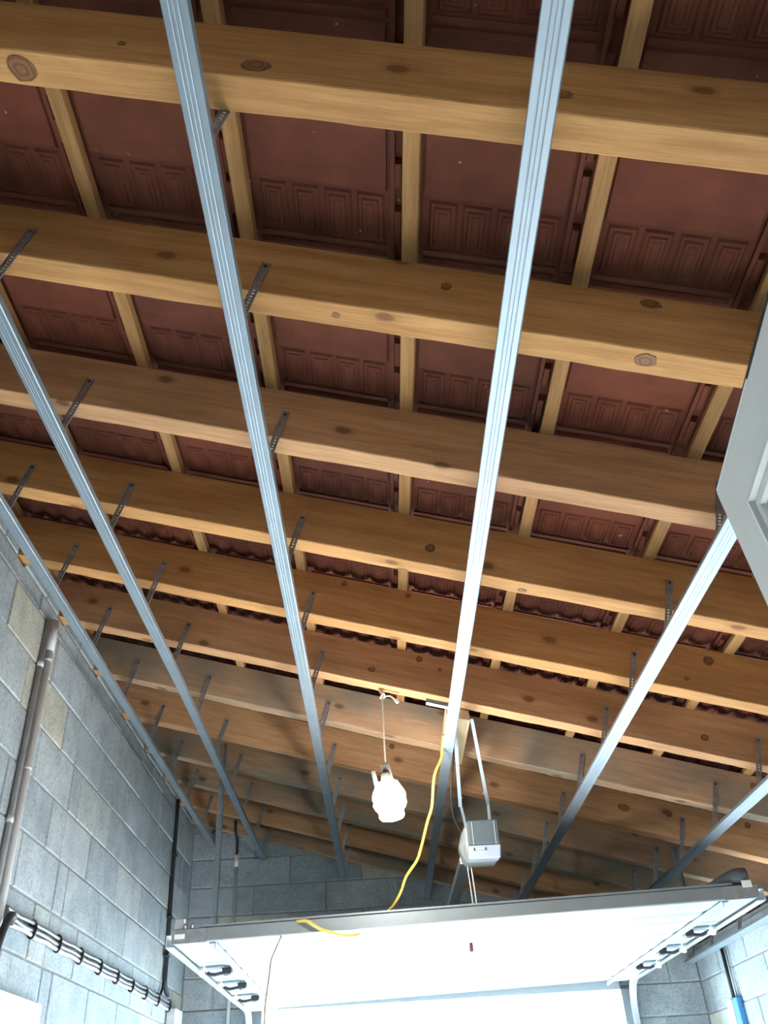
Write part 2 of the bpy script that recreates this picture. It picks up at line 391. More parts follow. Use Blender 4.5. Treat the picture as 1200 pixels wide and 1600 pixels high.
# ------------------------------------------------------------------ roof: tiles on battens
roof = thing('roof', (0.4, 3.2, FB + RH), 'terracotta tiled roof on thin wooden battens', kind='structure')
BX = [-1.410 + 0.3863 * k for k in range(-1, 11)]           # batten centre lines
BH = 0.026
bm = bmesh.new(); bm_box(bm, -.0187, .0187, YF - .15, YB + .2, 0, BH, lambda x, y, z: U * x + YV * y + NN * z); bevel(bm, .0015)
bmesh.ops.recalc_face_normals(bm, faces=list(bm.faces))
bme = bpy.data.meshes.new('batten'); bm.to_mesh(bme); bm.free(); bme.materials.append(BATTEN)
for x in BX:
    place('batten', bme, roof, (x, 0, FB + RH - S * x + .0005))
TV, TU = 0.534, 0.3863 / CT
def frustum(bm, u0, u1, v0, v1, w0, w1, ins):
    q = lambda u, v, w_: U * u + YV * v + NN * w_
    A = [bm.verts.new(q(*p, w0)) for p in ((u0, v0), (u1, v0), (u1, v1), (u0, v1))]
    B = [bm.verts.new(q(*p, w1)) for p in ((u0 + ins, v0 + ins), (u1 - ins, v0 + ins), (u1 - ins, v1 - ins), (u0 + ins, v1 - ins))]
    for k in range(4): bm.faces.new((A[k], A[(k + 1) % 4], B[(k + 1) % 4], B[k]))
    bm.faces.new(B[::-1]); bm.faces.new(A)
def tile_mesh(variant):
    rnd = random.Random(variant); bm = bmesh.new(); W0 = BH + .018
    fq = lambda x, y, z: U * x + YV * y + NN * z
    bm_box(bm, -.003, TU + .003, -.003, TV + .003, W0, W0 + .02, fq)
    # smooth band: v 0 .. 0.36 with a rounded front lip
    v0, v1 = .008, .372
    prof = [(v0, W0 + .001), (v0 + .008, W0 - .010), (v0 + .10, W0 - .013), (v1 - .05, W0 - .012), (v1 - .012, W0 - .016), (v1 - .002, W0 - .010), (v1, W0 + .001)]
    bm_sweep(bm, prof, [(U * u, YV, NN) for u in (.026, TU - .062)])
    # four nested squares on the recessed band
    n = 4; a0, a1 = .03, TU - .062; p = (a1 - a0) / n
    for k in range(n):
        u0 = a0 + p * k + .006; u1 = a0 + p * (k + 1) - .006
        frustum(bm, u0, u1, v1 + .012, TV - .022, W0, W0 - .006, .005)
        frustum(bm, u0 + .012, u1 - .012, v1 + .024, TV - .034, W0 - .006, W0 - .011, .004)
        frustum(bm, u0 + .022, u1 - .022, v1 + .034, TV - .044, W0 - .011, W0 - .0135, .003)
    bm_box(bm, .026, TU - .062, TV - .016, TV - .002, W0 - .007, W0, fq)
    # moulded side lip hooking beside the next batten
    u = TU - .052
    bm_box(bm, u, u + .010, .0, TV, W0 - .016, W0, fq)
    for k in range(4):
        c0 = .03 + k * .125 + rnd.uniform(-.015, .015); L = rnd.uniform(.05, .10)
        frustum(bm, u + .008, u + .030, c0, c0 + L, W0, W0 - rnd.uniform(.015, .024), .004)
    bmesh.ops.recalc_face_normals(bm, faces=list(bm.faces))
    me = bpy.data.meshes.new('roof_tile'); bm.to_mesh(me); bm.free(); me.materials.append(TILE); return me
tms = [tile_mesh(k) for k in range(4)]
k0 = math.floor((YF - .1 - .798) / TV)
for i, x in enumerate(BX[:-1]):
    for j in range(k0, 13):
        y = 0.798 + j * TV
        if y > YB + .15 or y + TV < YF - .15: continue
        n = place('roof_tile', tms[(i * 3 + j * 5) % 4], roof, (x, y, FB + RH - S * x))
        n.location += NN * random.uniform(0, .003)

# ------------------------------------------------------------------ rafters
RLAB = ['pine rafter directly overhead behind the nearest visible one',
        'nearest pine rafter across the top of view, large knot at its left end',
        'second pine rafter from the top, knot on its underside near the white door',
        'third pine rafter from the top, plain smooth underside',
        'fourth pine rafter from the top, ending behind the white door',
        'fifth pine rafter from the top of the view',
        'sixth pine rafter from the top, the lamp cord tied under it',
        'seventh rafter from the top, grey stained, behind the lamp cord',
        'eighth rafter from the top, just below the wooden noggin',
        'ninth rafter from the top, level with the glowing lamp',
        'tenth rafter from the top, behind the garage door opener',
        'eleventh rafter from the top, second from the gable wall',
        'last rafter, closest to the grey gable wall']
RM = [PINE, PINE, PINE, PINE2, PINE, PINE, PINE2, PINE3, PINE2, PINE3, PINE3, PINE2, PINE3]
def rafter(i):
    rnd = random.Random(100 + i); bm = bmesh.new(); y0, y1 = RY[i], RY[i] + RWD
    xs = [-1.52 + k * (2.38 + 1.52) / 78 for k in range(79)]; rings = []
    c = .0025
    e = [0, 0, 0]
    for x in xs:
        e = [0.7 * q + rnd.uniform(-.0011, .0011) for q in e]
        cc = FB - S * x
        rings.append([bm.verts.new(p) for p in ((x, y0, cc + c + e[0]), (x, y0 + c, cc + e[0]), (x, y1 - c + e[1] * 1.2, cc + e[2]), (x, y1 + e[1], cc + c + e[2]), (x, y1, cc + RH), (x, y0, cc + RH))])
    for A, B in zip(rings, rings[1:]):
        for k in range(6): bm.faces.new((A[k], A[(k + 1) % 6], B[(k + 1) % 6], B[k]))
    bm.faces.new(rings[0][::-1]); bm.faces.new(rings[-1])
    o = to_obj('rafter', bm, RM[i], base=(0.4, y0 + RWD / 2, FB - S * .4))
    return tag(o, RLAB[i], 'rafter', 'rafters under the roof')
KNOT, nt, b = mat('knot')
kv = coords(nt, (1, 1, 1), False); kw = nt.nodes.new('ShaderNodeTexWave'); kw.wave_type = 'RINGS'; kw.rings_direction = 'SPHERICAL'
setin(kw, Scale=26.0, Distortion=7.0, Detail=3.0); nt.links.new(kv, kw.inputs['Vector'])
kr = ramp(nt, [(0.1, (0.15, 0.062, 0.022)), (0.9, (0.235, 0.105, 0.042))]); nt.links.new(kw.outputs[0], kr.inputs[0]); nt.links.new(kr.outputs[0], b.inputs['Base Color'])
b.inputs['Roughness'].default_value = 0.75
RAF = [rafter(i) for i in range(len(RY))]
KNOTS = [(1, 's', -0.16, 0.04, 0.02, 1.5), (1, 's', 0.386, 0.06, 0.014, 1.4), (1, 's', -0.419, 0.066, 0.008, 1), (2, 's', 0.215, 0.113, 0.013, 1), (2, 's', 0.672, 0.155, 0.016, 1.6), (4, 's', 0.211, 0.062, 0.017, 1), (5, 's', -0.085, 0.160, 0.012, 1), (5, 's', 0.154, 0.162, 0.013, 1), (5, 's', 1.215, 0.135, 0.02, 1), (5, 's', 1.12, 0.046, 0.009, 1.2), (6, 's', 0.208, 0.154, 0.015, 1), (6, 's', 0.291, 0.125, 0.009, 1), (6, 's', 1.322, 0.065, 0.016, 1), (6, 's', 0.003, 0.059, 0.012, 1.5), (7, 's', 1.694, 0.134, 0.016, 1), (8, 's', 1.248, 0.099, 0.02, 1.6), (8, 's', 1.466, 0.118, 0.018, 1), (8, 's', 1.844, 0.149, 0.016, 1), (8, 's', 0.093, 0.153, 0.016, 1), (1, 'b', -0.619, 0.035, 0.028, 1.15), (2, 'b', -0.042, 0.036, 0.010, 1), (2, 'b', 0.634, 0.030, 0.020, 1.3), (4, 'b', 0.496, 0.050, 0.012, 1.2)]
for kn, (i, face, x, q, r, e) in enumerate(KNOTS):            # knots of the boards, standing a hair proud of the sawn face
    rnd = random.Random(kn); bm = bmesh.new()
    if face == 's': o0 = V((x, RY[i], FB - S * x + q)); a_, b2, n_ = U, NN, V((0, -1, 0))
    else: o0 = V((x, RY[i] + q, FB - S * x)); a_, b2, n_ = U, YV, -NN
    ring = [(math.cos(t_ * math.pi / 8), math.sin(t_ * math.pi / 8), 1 + rnd.uniform(-.12, .12)) for t_ in range(16)]
    lo2 = [bm.verts.new((a_ * (c_ * e) + b2 * s_) * r * w2 - n_ * .004) for c_, s_, w2 in ring]
    hi2 = [bm.verts.new((a_ * (c_ * e) + b2 * s_) * r * w2 * .94 + n_ * .0018) for c_, s_, w2 in ring]
    for t_ in range(16): bm.faces.new((lo2[t_], lo2[(t_ + 1) % 16], hi2[(t_ + 1) % 16], hi2[t_]))
    bm.faces.new(hi2); bm.faces.new(lo2[::-1]); bmesh.ops.recalc_face_normals(bm, faces=list(bm.faces))
    me = bpy.data.meshes.new('knot'); bm.to_mesh(me); bm.free(); me.materials.append(KNOT)
    place('knot', me, RAF[i], o0)

# ------------------------------------------------------------------ ceiling rails with perforated hangers
def hanger_mesh(L, hide):
    """strip in the (U, NN) plane, thickness along Y, foot at origin; real punched holes"""
    bm = bmesh.new(); w_ = .0095; t = .0012
    cells = []; z = 0.0
    while z < L - .001:
        step = .0105 if z < L * .5 else .024
        step = min(step, L - z); cells.append((z, z + step)); z += step
    f = lambda x, y, z_: U * x + YV * y + NN * z_
    bm_box(bm, -w_, -.003, -t, 0, 0, L, f); bm_box(bm, .003, w_, -t, 0, 0, L, f)
    for a, b_ in cells:
        hs = .004 if b_ - a < .013 else .006
        m_ = (a + b_) / 2
        if m_ - hs / 2 > a: bm_box(bm, -.003, .003, -t, 0, a, m_ - hs / 2, f)
        if b_ > m_ + hs / 2: bm_box(bm, -.003, .003, -t, 0, m_ + hs / 2, b_, f)
    for sx in (-1, 1): bm_box(bm, sx * w_ - .0008, sx * w_ + .0008, -t - .002, 0, 0, L, f)
    bm_box(bm, -.0135, .0135, -.004, .004, -.006, .010, f)      # foot clipped into the rail
    bmesh.ops.recalc_face_normals(bm, faces=list(bm.faces))
    me = bpy.data.meshes.new('hanger'); bm.to_mesh(me); bm.free(); me.materials.append(STEEL); return me
HM = hanger_mesh(.210, False); HM2 = hanger_mesh(.222, False)
bm = bmesh.new(); bm_lathe(bm, [(.0045, 0), (.0045, .002), (.002, .0035)], (0, 0, 0), V((0, -1, 0)), 8)
bmesh.ops.recalc_face_normals(bm, faces=list(bm.faces))
SM = bpy.data.meshes.new('screw'); bm.to_mesh(SM); bm.free(); SM.materials.append(DARK)
RW2 = .0235
def rail_profile(sh=0.0):
    w_ = RW2 - sh; t = .0009; a = []
    # outer outline of the underside (with two shallow V ribs), then up the sides with inward lips
    out = [(-w_ + .004, .0165 - sh), (-w_ + .001, .018 - sh), (-w_, .016), (-w_, .002), (-w_ + .002, sh), (-.0105, sh), (-.0085, .0007 + sh), (-.0065, sh), (-.0015, sh), (0, .0005 + sh), (.0015, sh), (.0065, sh), (.0085, .0007 + sh), (.0105, sh),
           (w_ - .002, sh), (w_, .002), (w_, .016), (w_ - .001, .018 - sh), (w_ - .004, .0165 - sh)]
    inn = [(x * (w_ - t) / w_, y + t if abs(x) < w_ - .0035 or y < .01 else y - .0008) for x, y in out][::-1]
    return out + inn
rails = [('A', -1.197, .02, 4, 'galvanised ceiling rail hugging the left block wall', .036, None),
         ('B', -0.841, 0, 1, 'galvanised ceiling rail second from the left wall', .036, None),
         ('C', -0.264, 0, 1, 'long galvanised ceiling rail running down left of the lamp', .024, None),
         ('D', 0.313, 0, 1, 'bright galvanised ceiling rail right of the lamp beside the yellow cable', .0, None),
         ('E', 0.890, 0, 1, 'shiny galvanised ceiling rail passing behind the white door corner', -.022, None),
         ('F', 1.467, 0, 3, 'galvanised ceiling rail at the right edge above the garage door track', -.030, None),
         ('G', 2.045, 0, 6, 'galvanised ceiling rail along the right block wall', -.03, None)]
for nm, x, _, i0, lab, ho, _2 in rails:
    T = thing('ceiling_rail', rail_pt(x, 3.5), lab, 'ceiling rail', 'parallel ceiling rails under the rafters')
    ye = YB - .03
    for (ya, yb, sh) in ((YF + .05, 3.52, 0.0), (3.47, ye, .0012)):
        bm = bmesh.new(); bm_sweep(bm, rail_profile(sh), [(rail_pt(x, ya) - U * (.008 * (3.5 - ya) if nm == 'B' and sh == 0 else 0), U, NN), (rail_pt(x, yb), U, NN)])
        to_obj('profile', bm, ZINC, T)
    for i in range(i0, len(RY)):
        me = HM2 if nm in 'EF' else HM
        p = rail_pt(x, RY[i] - .0015, .012)
        if i == 1: p = p + YV * (RWD + .006)
        hg = place('hanger', me, T, p + U * jit(.004))
        sL = .212 if me is HM2 else .200
        sc = bpy.data.objects.new('screw', SM); col.objects.link(sc); sc.parent = hg; sc.location = NN * (sL - .002) + YV * (-.0012)

# ------------------------------------------------------------------ wooden noggin carrying the opener
ng = box('wooden_noggin', 0.306, 0.402, RY[6] + RWD, RY[7] + .055, 0.0, .045, NEWWOOD, bw=.002, f=slope(FB - .047))
tag(ng, 'pale wooden block bridging two rafters above the opener', 'wood block')
bm = bmesh.new(); bm_box(bm, .210, .300, 3.168, 3.196, 0, .002, slope(RB + .012)); bm_box(bm, .210, .300, 3.168, 3.170, 0, .016, slope(RB + .012))
tag(to_obj('rail_bracket', bm, ZINC), 'short galvanised angle bracket sticking out left of the bright rail', 'bracket')

# ------------------------------------------------------------------ lamp
lamp = thing('hanging_lamp', (0.049, 3.42, 0.96), 'glowing white ribbed lamp hanging on a cord under the rafters', 'lamp')
ax = V((-0.22, 0.05, 1)).normalized(); lo_ = V((0.058, 3.415, 0.978))
ax = V((-0.10, 0, 1)).normalized()
bm = bmesh.new()
bm_lathe(bm, [(.0, .0), (.030, .001), (.045, .006), (.050, .014), (.0485, .024), (.050, .034), (.060, .047), (.066, .060), (.0645, .068), (.0625, .074), (.0655, .083), (.0655, .096), (.060, .110), (.052, .124), (.0485, .132), (.043, .142), (.030, .147), (0, .148)], lo_, ax, 32)
to_obj('glass_shade', bm, LAMP, lamp, smooth=True)
bm = bmesh.new(); bm_lathe(bm, [(.020, .144), (.022, .160), (.018, .180), (.010, .190)], lo_, ax, 16); to_obj('socket', bm, PRONG, lamp, smooth=False)
side = V((1, 0, 0)) - ax * ax.x; side.normalize()
tl = V((-0.20, 0, 1)).normalized()
for sx, hh, ww in ((-.040, .082, .009), (.012, .085, .018)):
    bm = bmesh.new(); o0 = lo_ + ax * (.118 if sx < 0 else .135) + side * sx
    bm_box(bm, -ww, ww, -.006, .006, 0, hh, lambda x, y, z: o0 + side * x + YV * y + tl * z); bevel(bm, .002)
    to_obj('socket_prong', bm, PRONG, lamp)
tp = V((0.0435, 3.40, FB - S * .0435 - .004))
tube('cord', [lo_ + ax * .20 + V((.006, 0, 0)), (0.0415, 3.415, 1.265), (0.0425, 3.405, 1.41), tp], .0036, CORD, lamp, 6)
bm = bmesh.new(); bm_tube(bm, [tp + V((-.008, 0, -.012)), tp + V((.006, -.010, -.02)), tp + V((.010, .006, -.03)), tp + V((-.008, .004, -.034)), tp + V((0, -.008, -.02)), tp + V((-.012, 0, .002))], .0042, 6, 5)
to_obj('knot', bm, CORD, lamp, smooth=True)
tube('cord_tail', [tp + V((.004, 0, -.03)), tp + V((.03, 0, -.028)), tp + V((.048, 0, -.04)), tp + V((.058, 0, -.052))], .0042, CORD, lamp, 6)
bm = bmesh.new(); e0 = tp + V((.054, 0, -.046)); bm_tube(bm, [e0, e0 + V((.010, 0, -.014))], .0075, 6); to_obj('cord_end', bm, WHITE, lamp)

# ------------------------------------------------------------------ garage door, open overhead
DX0, DX1, DY0, DY1 = -0.875, 1.605, 3.985, 6.47
dz = lambda x: 0.684 + 0.0205 * (x - DX0)
fd = lambda x, y, z: V((x, y, dz(x) + z))
gd = thing('garage_door', (0.36, 5.2, dz(.36)), 'white sectional garage door lying open overhead in its tracks', 'garage door')
NPAN = 5; PL = (DY1 - DY0) / NPAN
for k in range(NPAN):
    ya = DY0 + k * PL + .002; yb = DY0 + (k + 1) * PL - .002
    L = yb - ya
    prof = [(0, .010), (.010, .004), (L * .30, 0), (L * .45, 0), (L * .50, .007), (L * .58, .007), (L * .63, 0), (L * .9, 0), (L - .010, .004), (L, .010), (L, .042), (0, .042)]
    bm = bmesh.new(); Zu = V((0, 0, 1))
    bm_sweep(bm, prof, [(V((x, ya, dz(x))), YV, Zu) for x in (DX0, DX1)])
    p = to_obj('panel', bm, DOORW, gd)
    for (sa, sb, ia) in ((DX0 + .002, DX0 + .155, DX0 + .155), (DX1 - .135, DX1 - .002, DX1 - .135)):
        box('end_stile', sa, sb, ya + .003, yb - .003, -.005, .0, DOORW, p, f=fd)
box('end_rail', DX0, DX1, DY0 - .022, DY0, -.006, .050, DOORG, gd, bw=.004, f=fd)
box('top_lip', DX0 + .12, DX1 - .10, DY0 - .030, DY0 - .005, .050, .057, DOORG, gd, f=fd)
for sx, x in ((-1, DX0), (1, DX1)):
    xi = x - sx * (.135 if sx > 0 else .16)
    bm = bmesh.new(); bm_box(bm, xi - .013, xi + .013, DY0 + .01, DY1 - .02, -.010, -.004, fd); bm_box(bm, xi - sx * .013 - .0015, xi - sx * .013 + .0015, DY0 + .01, DY1 - .02, -.028, -.004, fd)
    to_obj('stile_angle', bm, ZINC, gd)
    for k, y in enumerate((4.62, 5.13, 5.66)):
        hx = x - sx * .075
        hb = thing('roller_bracket', (hx, y, dz(hx)))
        hb.parent = gd; hb.location = V((hx, y, dz(hx))) - BASE[gd.name]
        box('bracket_plate', hx - .045, hx + .045, y - .05, y + .02, -.014, -.006, ZINC, hb, f=fd)
        bm = bmesh.new(); bm_box(bm, hx - sx * .05 - .02, hx - sx * .05 + .024, y - .020, y + .034, -.042, -.012, fd); bevel(bm, .003); to_obj('hinge_block', bm, DARK, hb)
        bm = bmesh.new(); bm_tube(bm, [fd(hx - sx * .03, y + .01, -.032), fd(hx + sx * .015, y + .012, -.036), fd(hx + sx * .045, y + .016, -.026)], .008, 6, 4); to_obj('hinge_arm', bm, DARK, hb)
        bm = bmesh.new(); bm_lathe(bm, [(.004, -.001), (.023, 0), (.023, .018), (.004, .019)], fd(hx + sx * .055, y - .02, -.022), V((sx, 0, 0)), 16); to_obj('roller', bm, WHITE, hb)
        bm = bmesh.new(); bm_lathe(bm, [(.009, 0), (.008, .004), (.003, .006)], fd(hx - sx * .05, y + .006, -.042), V((0, 0, -1)), 10); to_obj('bolt', bm, ZINC, hb)
# pulley brackets on the corners of the near edge
bm = bmesh.new(); bm_box(bm, DX0 - .005, DX0 + .14, DY0 - .027, DY0 - .022, -.008, .045, fd); to_obj('corner_plate', bm, STEEL, gd)
bm = bmesh.new(); bm_box(bm, DX0 + .008, DX0 + .05, DY0 - .030, DY0 - .026, .010, .028, fd); to_obj('corner_label', bm, WHITE, gd)
bm = bmesh.new(); bm_box(bm, DX0, DX0 + .045, DY0 - .01, DY0 + .02, .045, .095, fd); bevel(bm, .006); to_obj('cable_bracket', bm, TRACK, gd)
for q in (.045, .075):
    bm = bmesh.new(); bm_lathe(bm, [(.009, 0), (.009, .012), (.004, .020)], fd(DX0 + q, DY0 - .012, .050), V((0, 0, 1)), 10); to_obj('bolt', bm, ZINC, gd)
bm = bmesh.new(); bm_box(bm, DX1 - .15, DX1 + .005, DY0 - .027, DY0 - .022, -.008, .045, fd); to_obj('corner_plate', bm, STEEL, gd)
bm = bmesh.new(); bm_tube(bm, [fd(DX1 - .20, DY0 + .03, .055), fd(DX1 - .13, DY0 + .01, .075), fd(DX1 - .07, DY0, .085), fd(DX1 - .025, DY0, .085)], lambda t: .008 + .028 * min(1, t * 1.4), 10, 5); to_obj('end_buffer', bm, BUFFER, gd, smooth=True)
bm = bmesh.new(); bm_box(bm, DX1 - .06, DX1 - .02, DY0 - .036, DY0 - .030, .035, .062, fd); to_obj('corner_label', bm, WHITE, gd)

# tracks
for sx, x, lab in ((-1, DX0 - .012, 'left steel door track curving down beside the opening'), (1, DX1 + .012, 'right steel door track curving down beside the opening')):
    T = thing('door_track', (x, YB - .05, FL), lab, 'door track', 'garage door tracks')
    zz = dz(x) + .004; R_ = .20; yc = YB - .06 - R_
    path = [(V((x, DY0 - .02, zz)), V((1, 0, 0)), V((0, 0, 1)))]
    for k in range(0, 11):
        a = math.pi / 2 * k / 10
        path.append((V((x, yc + R_ * math.sin(a), zz - R_ + R_ * math.cos(a))), V((1, 0, 0)), V((0, math.sin(a), math.cos(a)))))
    path.append((V((x, yc + R_, FL)), V((1, 0, 0)), V((0, 1, 0))))
    h_ = .024; d_ = .016; t = .0025
    prof = [(sx * d_, -h_), (sx * d_, h_), (-sx * d_, h_), (-sx * d_, h_ - t), (sx * (d_ - t), h_ - t), (sx * (d_ - t), -h_ + t), (-sx * d_, -h_ + t), (-sx * d_, -h_)]
    bm = bmesh.new(); bm_sweep(bm, prof, path); to_obj('track_channel', bm, DOORW if False else TRACK, T)
    # perforated strap up to a rafter
    y = RY[9] - .003; xs = x - sx * .0; ztop = FB - S * xs + .13
    bm = bmesh.new(); z0 = zz + .02; w_ = .016; n = 0; z = z0
    fz = lambda a, b_, c: V((xs + a, y + b_, c))
    bm_box(bm, -w_, -.005, -.002, 0, z0, ztop, fz); bm_box(bm, .005, w_, -.002, 0, z0, ztop, fz)
    while z < ztop:
        bm_box(bm, -.005, .005, -.002, 0, z, min(z + .018, ztop), fz); z += .03
    bm_box(bm, w_ - .001, w_ + .001, -.018, 0, z0, ztop, fz)
    to_obj('perforated_strap', bm, ZINC, T)
# door frame
tr = thing('trim_1', (0.36, YB - .03, FL), 'grey steel frame around the garage opening', kind='structure')
box('frame_post', OX0 - .03, OX0 + .045, YB - .035, YB - .003, FL, OZ, DOORG, tr, bw=.003)
box('frame_post', OX1 - .02, OX1 + .055, YB - .035, YB - .003, FL, OZ, DOORG, tr, bw=.003)
box('frame_head', OX0 + .045, OX1 - .02, YB - .035, YB - .003, OZ - .004, OZ + .06, DOORW, tr, bw=.003)

# ------------------------------------------------------------------ opener
op = thing('garage_door_opener', (0.435, 3.95, .885), 'grey garage door opener motor hung on straps from the rafters', 'door opener')
def head_section(y, x0, x1, z0, z1, bul):
    return [(x0, y, z0 + .02), (x0 + .012, y, z0), (x1 - .012, y, z0), (x1, y, z0 + .02), (x1 + bul, y, (z0 + z1) / 2), (x1, y, z1 - .02), (x1 - .012, y, z1), (x0 + .012, y, z1), (x0, y, z1 - .02), (x0 - bul, y, (z0 + z1) / 2)]
bm = bmesh.new(); secs = [head_section(3.835, .385, .510, .945, 1.062, 0), head_section(3.86, .374, .518, .935, 1.072, .002), head_section(3.95, .366, .520, .930, 1.075, .016), head_section(4.04, .368, .520, .932, 1.070, .014), head_section(4.10, .385, .508, .945, 1.050, .004)]
rings = [[bm.verts.new(p) for p in s_] for s_ in secs]
for A, B in zip(rings, rings[1:]):
    for k in range(10): bm.faces.new((A[k], A[(k + 1) % 10], B[(k + 1) % 10], B[k]))
bm.faces.new(rings[0][::-1]); bm.faces.new(rings[-1]); to_obj('housing', bm, OPENERS, op)
ff = lambda x, y, z: V((x, y, z))
bm = bmesh.new(); bm_box(bm, .383, .515, 3.800, 3.838, .966, 1.068); bevel(bm, .005); to_obj('end_cover', bm, OPENER, op)
for x in (.402, .497):
    box('cover_rib', x - .002, x + .002, 3.797, 3.801, .966, 1.060, OPENERS, op)
bm = bmesh.new()
A = [bm.verts.new(p) for p in ((.380, 3.800, .964), (.517, 3.800, .964), (.516, 3.86, .964), (.380, 3.86, .964), (.377, 3.812, .912), (.512, 3.812, .912), (.510, 3.90, .918), (.377, 3.90, .918))]
for q in ((0, 1, 2, 3), (4, 5, 6, 7), (0, 1, 5, 4), (1, 2, 6, 5), (2, 3, 7, 6), (3, 0, 4, 7)): bm.faces.new([A[i] for i in q])
bevel(bm, .005); lc = to_obj('light_cover', bm, OPENERL, op)
for x, w_, hh in ((.402, .0025, .010), (.450, .0025, .010)): box('cover_mark', x - w_, x + w_, 3.800, 3.812, .948 - hh / 2, .948 + hh / 2, DARK, lc)
for k in range(5): box('cover_print', .411 + k * .007, .4155 + k * .007, 3.801, 3.812, .945, .951, GREYP, lc)
bm = bmesh.new()
bm_sweep(bm, [(-.026, 0), (.026, 0), (.026, .03), (.020, .03), (.020, .006), (.004, .006), (.004, .03), (-.004, .03), (-.004, .006), (-.020, .006), (-.020, .03), (-.026, .03)], [(V((.385, 4.05, .950)), V((1, 0, 0)), V((0, 0, 1))), (V((.372, YB - .02, .950)), V((1, 0, 0)), V((0, 0, 1)))])
to_obj('drive_rail', bm, TRACK, op)
ztop = lambda x: FB - S * x - .045
def strap(a, b_, wd=.007, nm='support_strap'):
    a, b_ = V(a), V(b_); t = (b_ - a).normalized(); sx_ = V((1, 0, 0)); sx_ = (sx_ - t * t.x).normalized(); n_ = t.cross(sx_)
    bm = bmesh.new(); L = (b_ - a).length
    bm_box(bm, -wd, wd, -.0015, .0015, 0, L, lambda x, y, z: a + sx_ * x + n_ * y + t * z)
    bm_box(bm, wd - .002, wd, -.0015, .014, 0, L, lambda x, y, z: a + sx_ * x + n_ * y + t * z)
    return to_obj(nm, bm, ZINC, op)
strap((.412, 3.45, ztop(.412) + .02), (.489, 3.86, 1.150)); strap((.490, 3.86, 1.185), (.492, 3.90, 1.062), .0055)
strap((.345, 3.52, ztop(.345) + .0), (.366, 3.86, 1.145)); strap((.366, 3.86, 1.175), (.386, 3.90, 1.062), .0055)
for p in ((.477, 3.84, 1.195), (.372, 3.84, 1.178)):
    bm = bmesh.new(); bm_lathe(bm, [(.007, 0), (.007, .006), (.004, .010)], p, V((0, -1, 0)), 8); to_obj('bolt', bm, TRACK, op)
tube('power_cable', [(.345, 3.66, ztop(.345) - .005), (.340, 3.66, 1.29), (.318, 3.68, 1.17), (.325, 3.80, 1.10), (.36, 3.90, 1.045)], .0035, RUBBER, op, 6)
tube('pull_cord', [(.386, 4.02, .935), (.392, 4.02, .82), (.395, 4.03, .742)], .0022, WHITE, op, 6)
tube('pull_cord', [(.402, 4.02, .935), (.408, 4.02, .82), (.411, 4.03, .750)], .0026, WHITE, op, 6)
bm = bmesh.new(); bm_lathe(bm, [(.002, .02), (.006, .012), (.007, .004), (.002, 0)], (.411, 4.03, .738), V((0, 0, 1)), 10); to_obj('cord_knob', bm, WHITE, op, smooth=True)
rh = thing('release_handle', (.378, 4.12, .61), 'small dull red release handle hanging below the garage door', 'handle')
bm = bmesh.new(); bm_box(bm, .369, .385, 4.110, 4.126, .606, .642); bevel(bm, .003); to_obj('grip', bm, REDTAG, rh)
tube('cord', [(.377, 4.118, .640), (.377, 4.118, .676), (.378, 4.118, dz(.378) - .001)], .0015, WHITE, rh, 6)

# ------------------------------------------------------------------ yellow cable and thin cable over the door
zd = lambda x: dz(x) + .060
tag(tube('yellow_cable', [(.295, 3.52, 1.345), (.291, 3.58, 1.32), (.283, 3.60, 1.275), (.252, 3.60, 1.215), (.240, 3.62, 1.165), (.231, 3.68, 1.10), (.208, 3.72, 1.045), (.178, 3.80, .965), (.158, 3.84, .925), (.110, 3.88, .872), (.088, 3.93, .83), (.062, 3.97, .795), (.040, 4.0, .775), (-.01, 4.06, zd(-.01) - .008), (-.09, 4.12, zd(-.1) - .012), (-.20, 4.14, zd(-.2) - .012), (-.31, 4.08, zd(-.3) - .01), (-.362, 4.0, zd(-.36) - .002), (-.355, 3.962, .738), (-.318, 3.945, .735), (-.285, 3.945, .715), (-.25, 3.95, .697), (-.205, 3.952, .683), (-.16, 3.955, .672), (-.12, 3.965, .672), (-.10, 3.99, .680)], .0062, YELLOW, sides=8),
    'yellow electric cable hanging from the bright rail onto the garage door', 'cable')
tag(tube('thin_cable', [(-.425, 3.99, dz(-.425) - .004), (-.430, 3.965, .670), (-.446, 3.962, .635), (-.462, 3.96, .598), (-.468, 3.96, .55), (-.474, 3.96, .505), (-.482, 3.96, .44), (-.484, 3.96, .39), (-.486, 3.96, .25), (-.478, 3.96, .05)], .0040, BROWN, sides=6),
    'thin brownish cable hanging down from the garage door edge', 'cable')

# ------------------------------------------------------------------ left wall services
cp = thing('conduit', (XL + .02, 3.25, 0), 'light grey plastic conduit running up the left block wall', 'conduit')
bm = bmesh.new(); bm_tube(bm, [(XL + .019, 3.268, -.4), (XL + .019, 3.268, 1.835)], .0165, 12); to_obj('pipe', bm, GREYP, cp, smooth=True)
bm = bmesh.new(); bm_tube(bm, [(XL + .019, 3.268, 1.70), (XL + .019, 3.268, 1.84)], .0195, 12); to_obj('sleeve', bm, GREYP, cp, smooth=True)
for z in (1.66, 1.205, .55):
    bm = bmesh.new(); bm_box(bm, XL + .001, XL + .012, 3.285, 3.306, z - .008, z + .008); bevel(bm, .002); to_obj('clip', bm, RUBBER, cp)
    bm = bmesh.new(); bm_tube(bm, [(XL + .019, 3.268, z - .006), (XL + .019, 3.268, z + .006)], .0185, 12); to_obj('clip_ring', bm, GREYP, cp, smooth=True)
c2 = thing('conduit', (XL + .012, 3.225, 0), 'darker narrow conduit beside the light grey one on the left wall', 'conduit')
bm = bmesh.new(); bm_tube(bm, [(XL + .012, 3.222, -.4), (XL + .012, 3.222, 1.82)], .0115, 10); to_obj('pipe', bm, GREYD, c2, smooth=True)
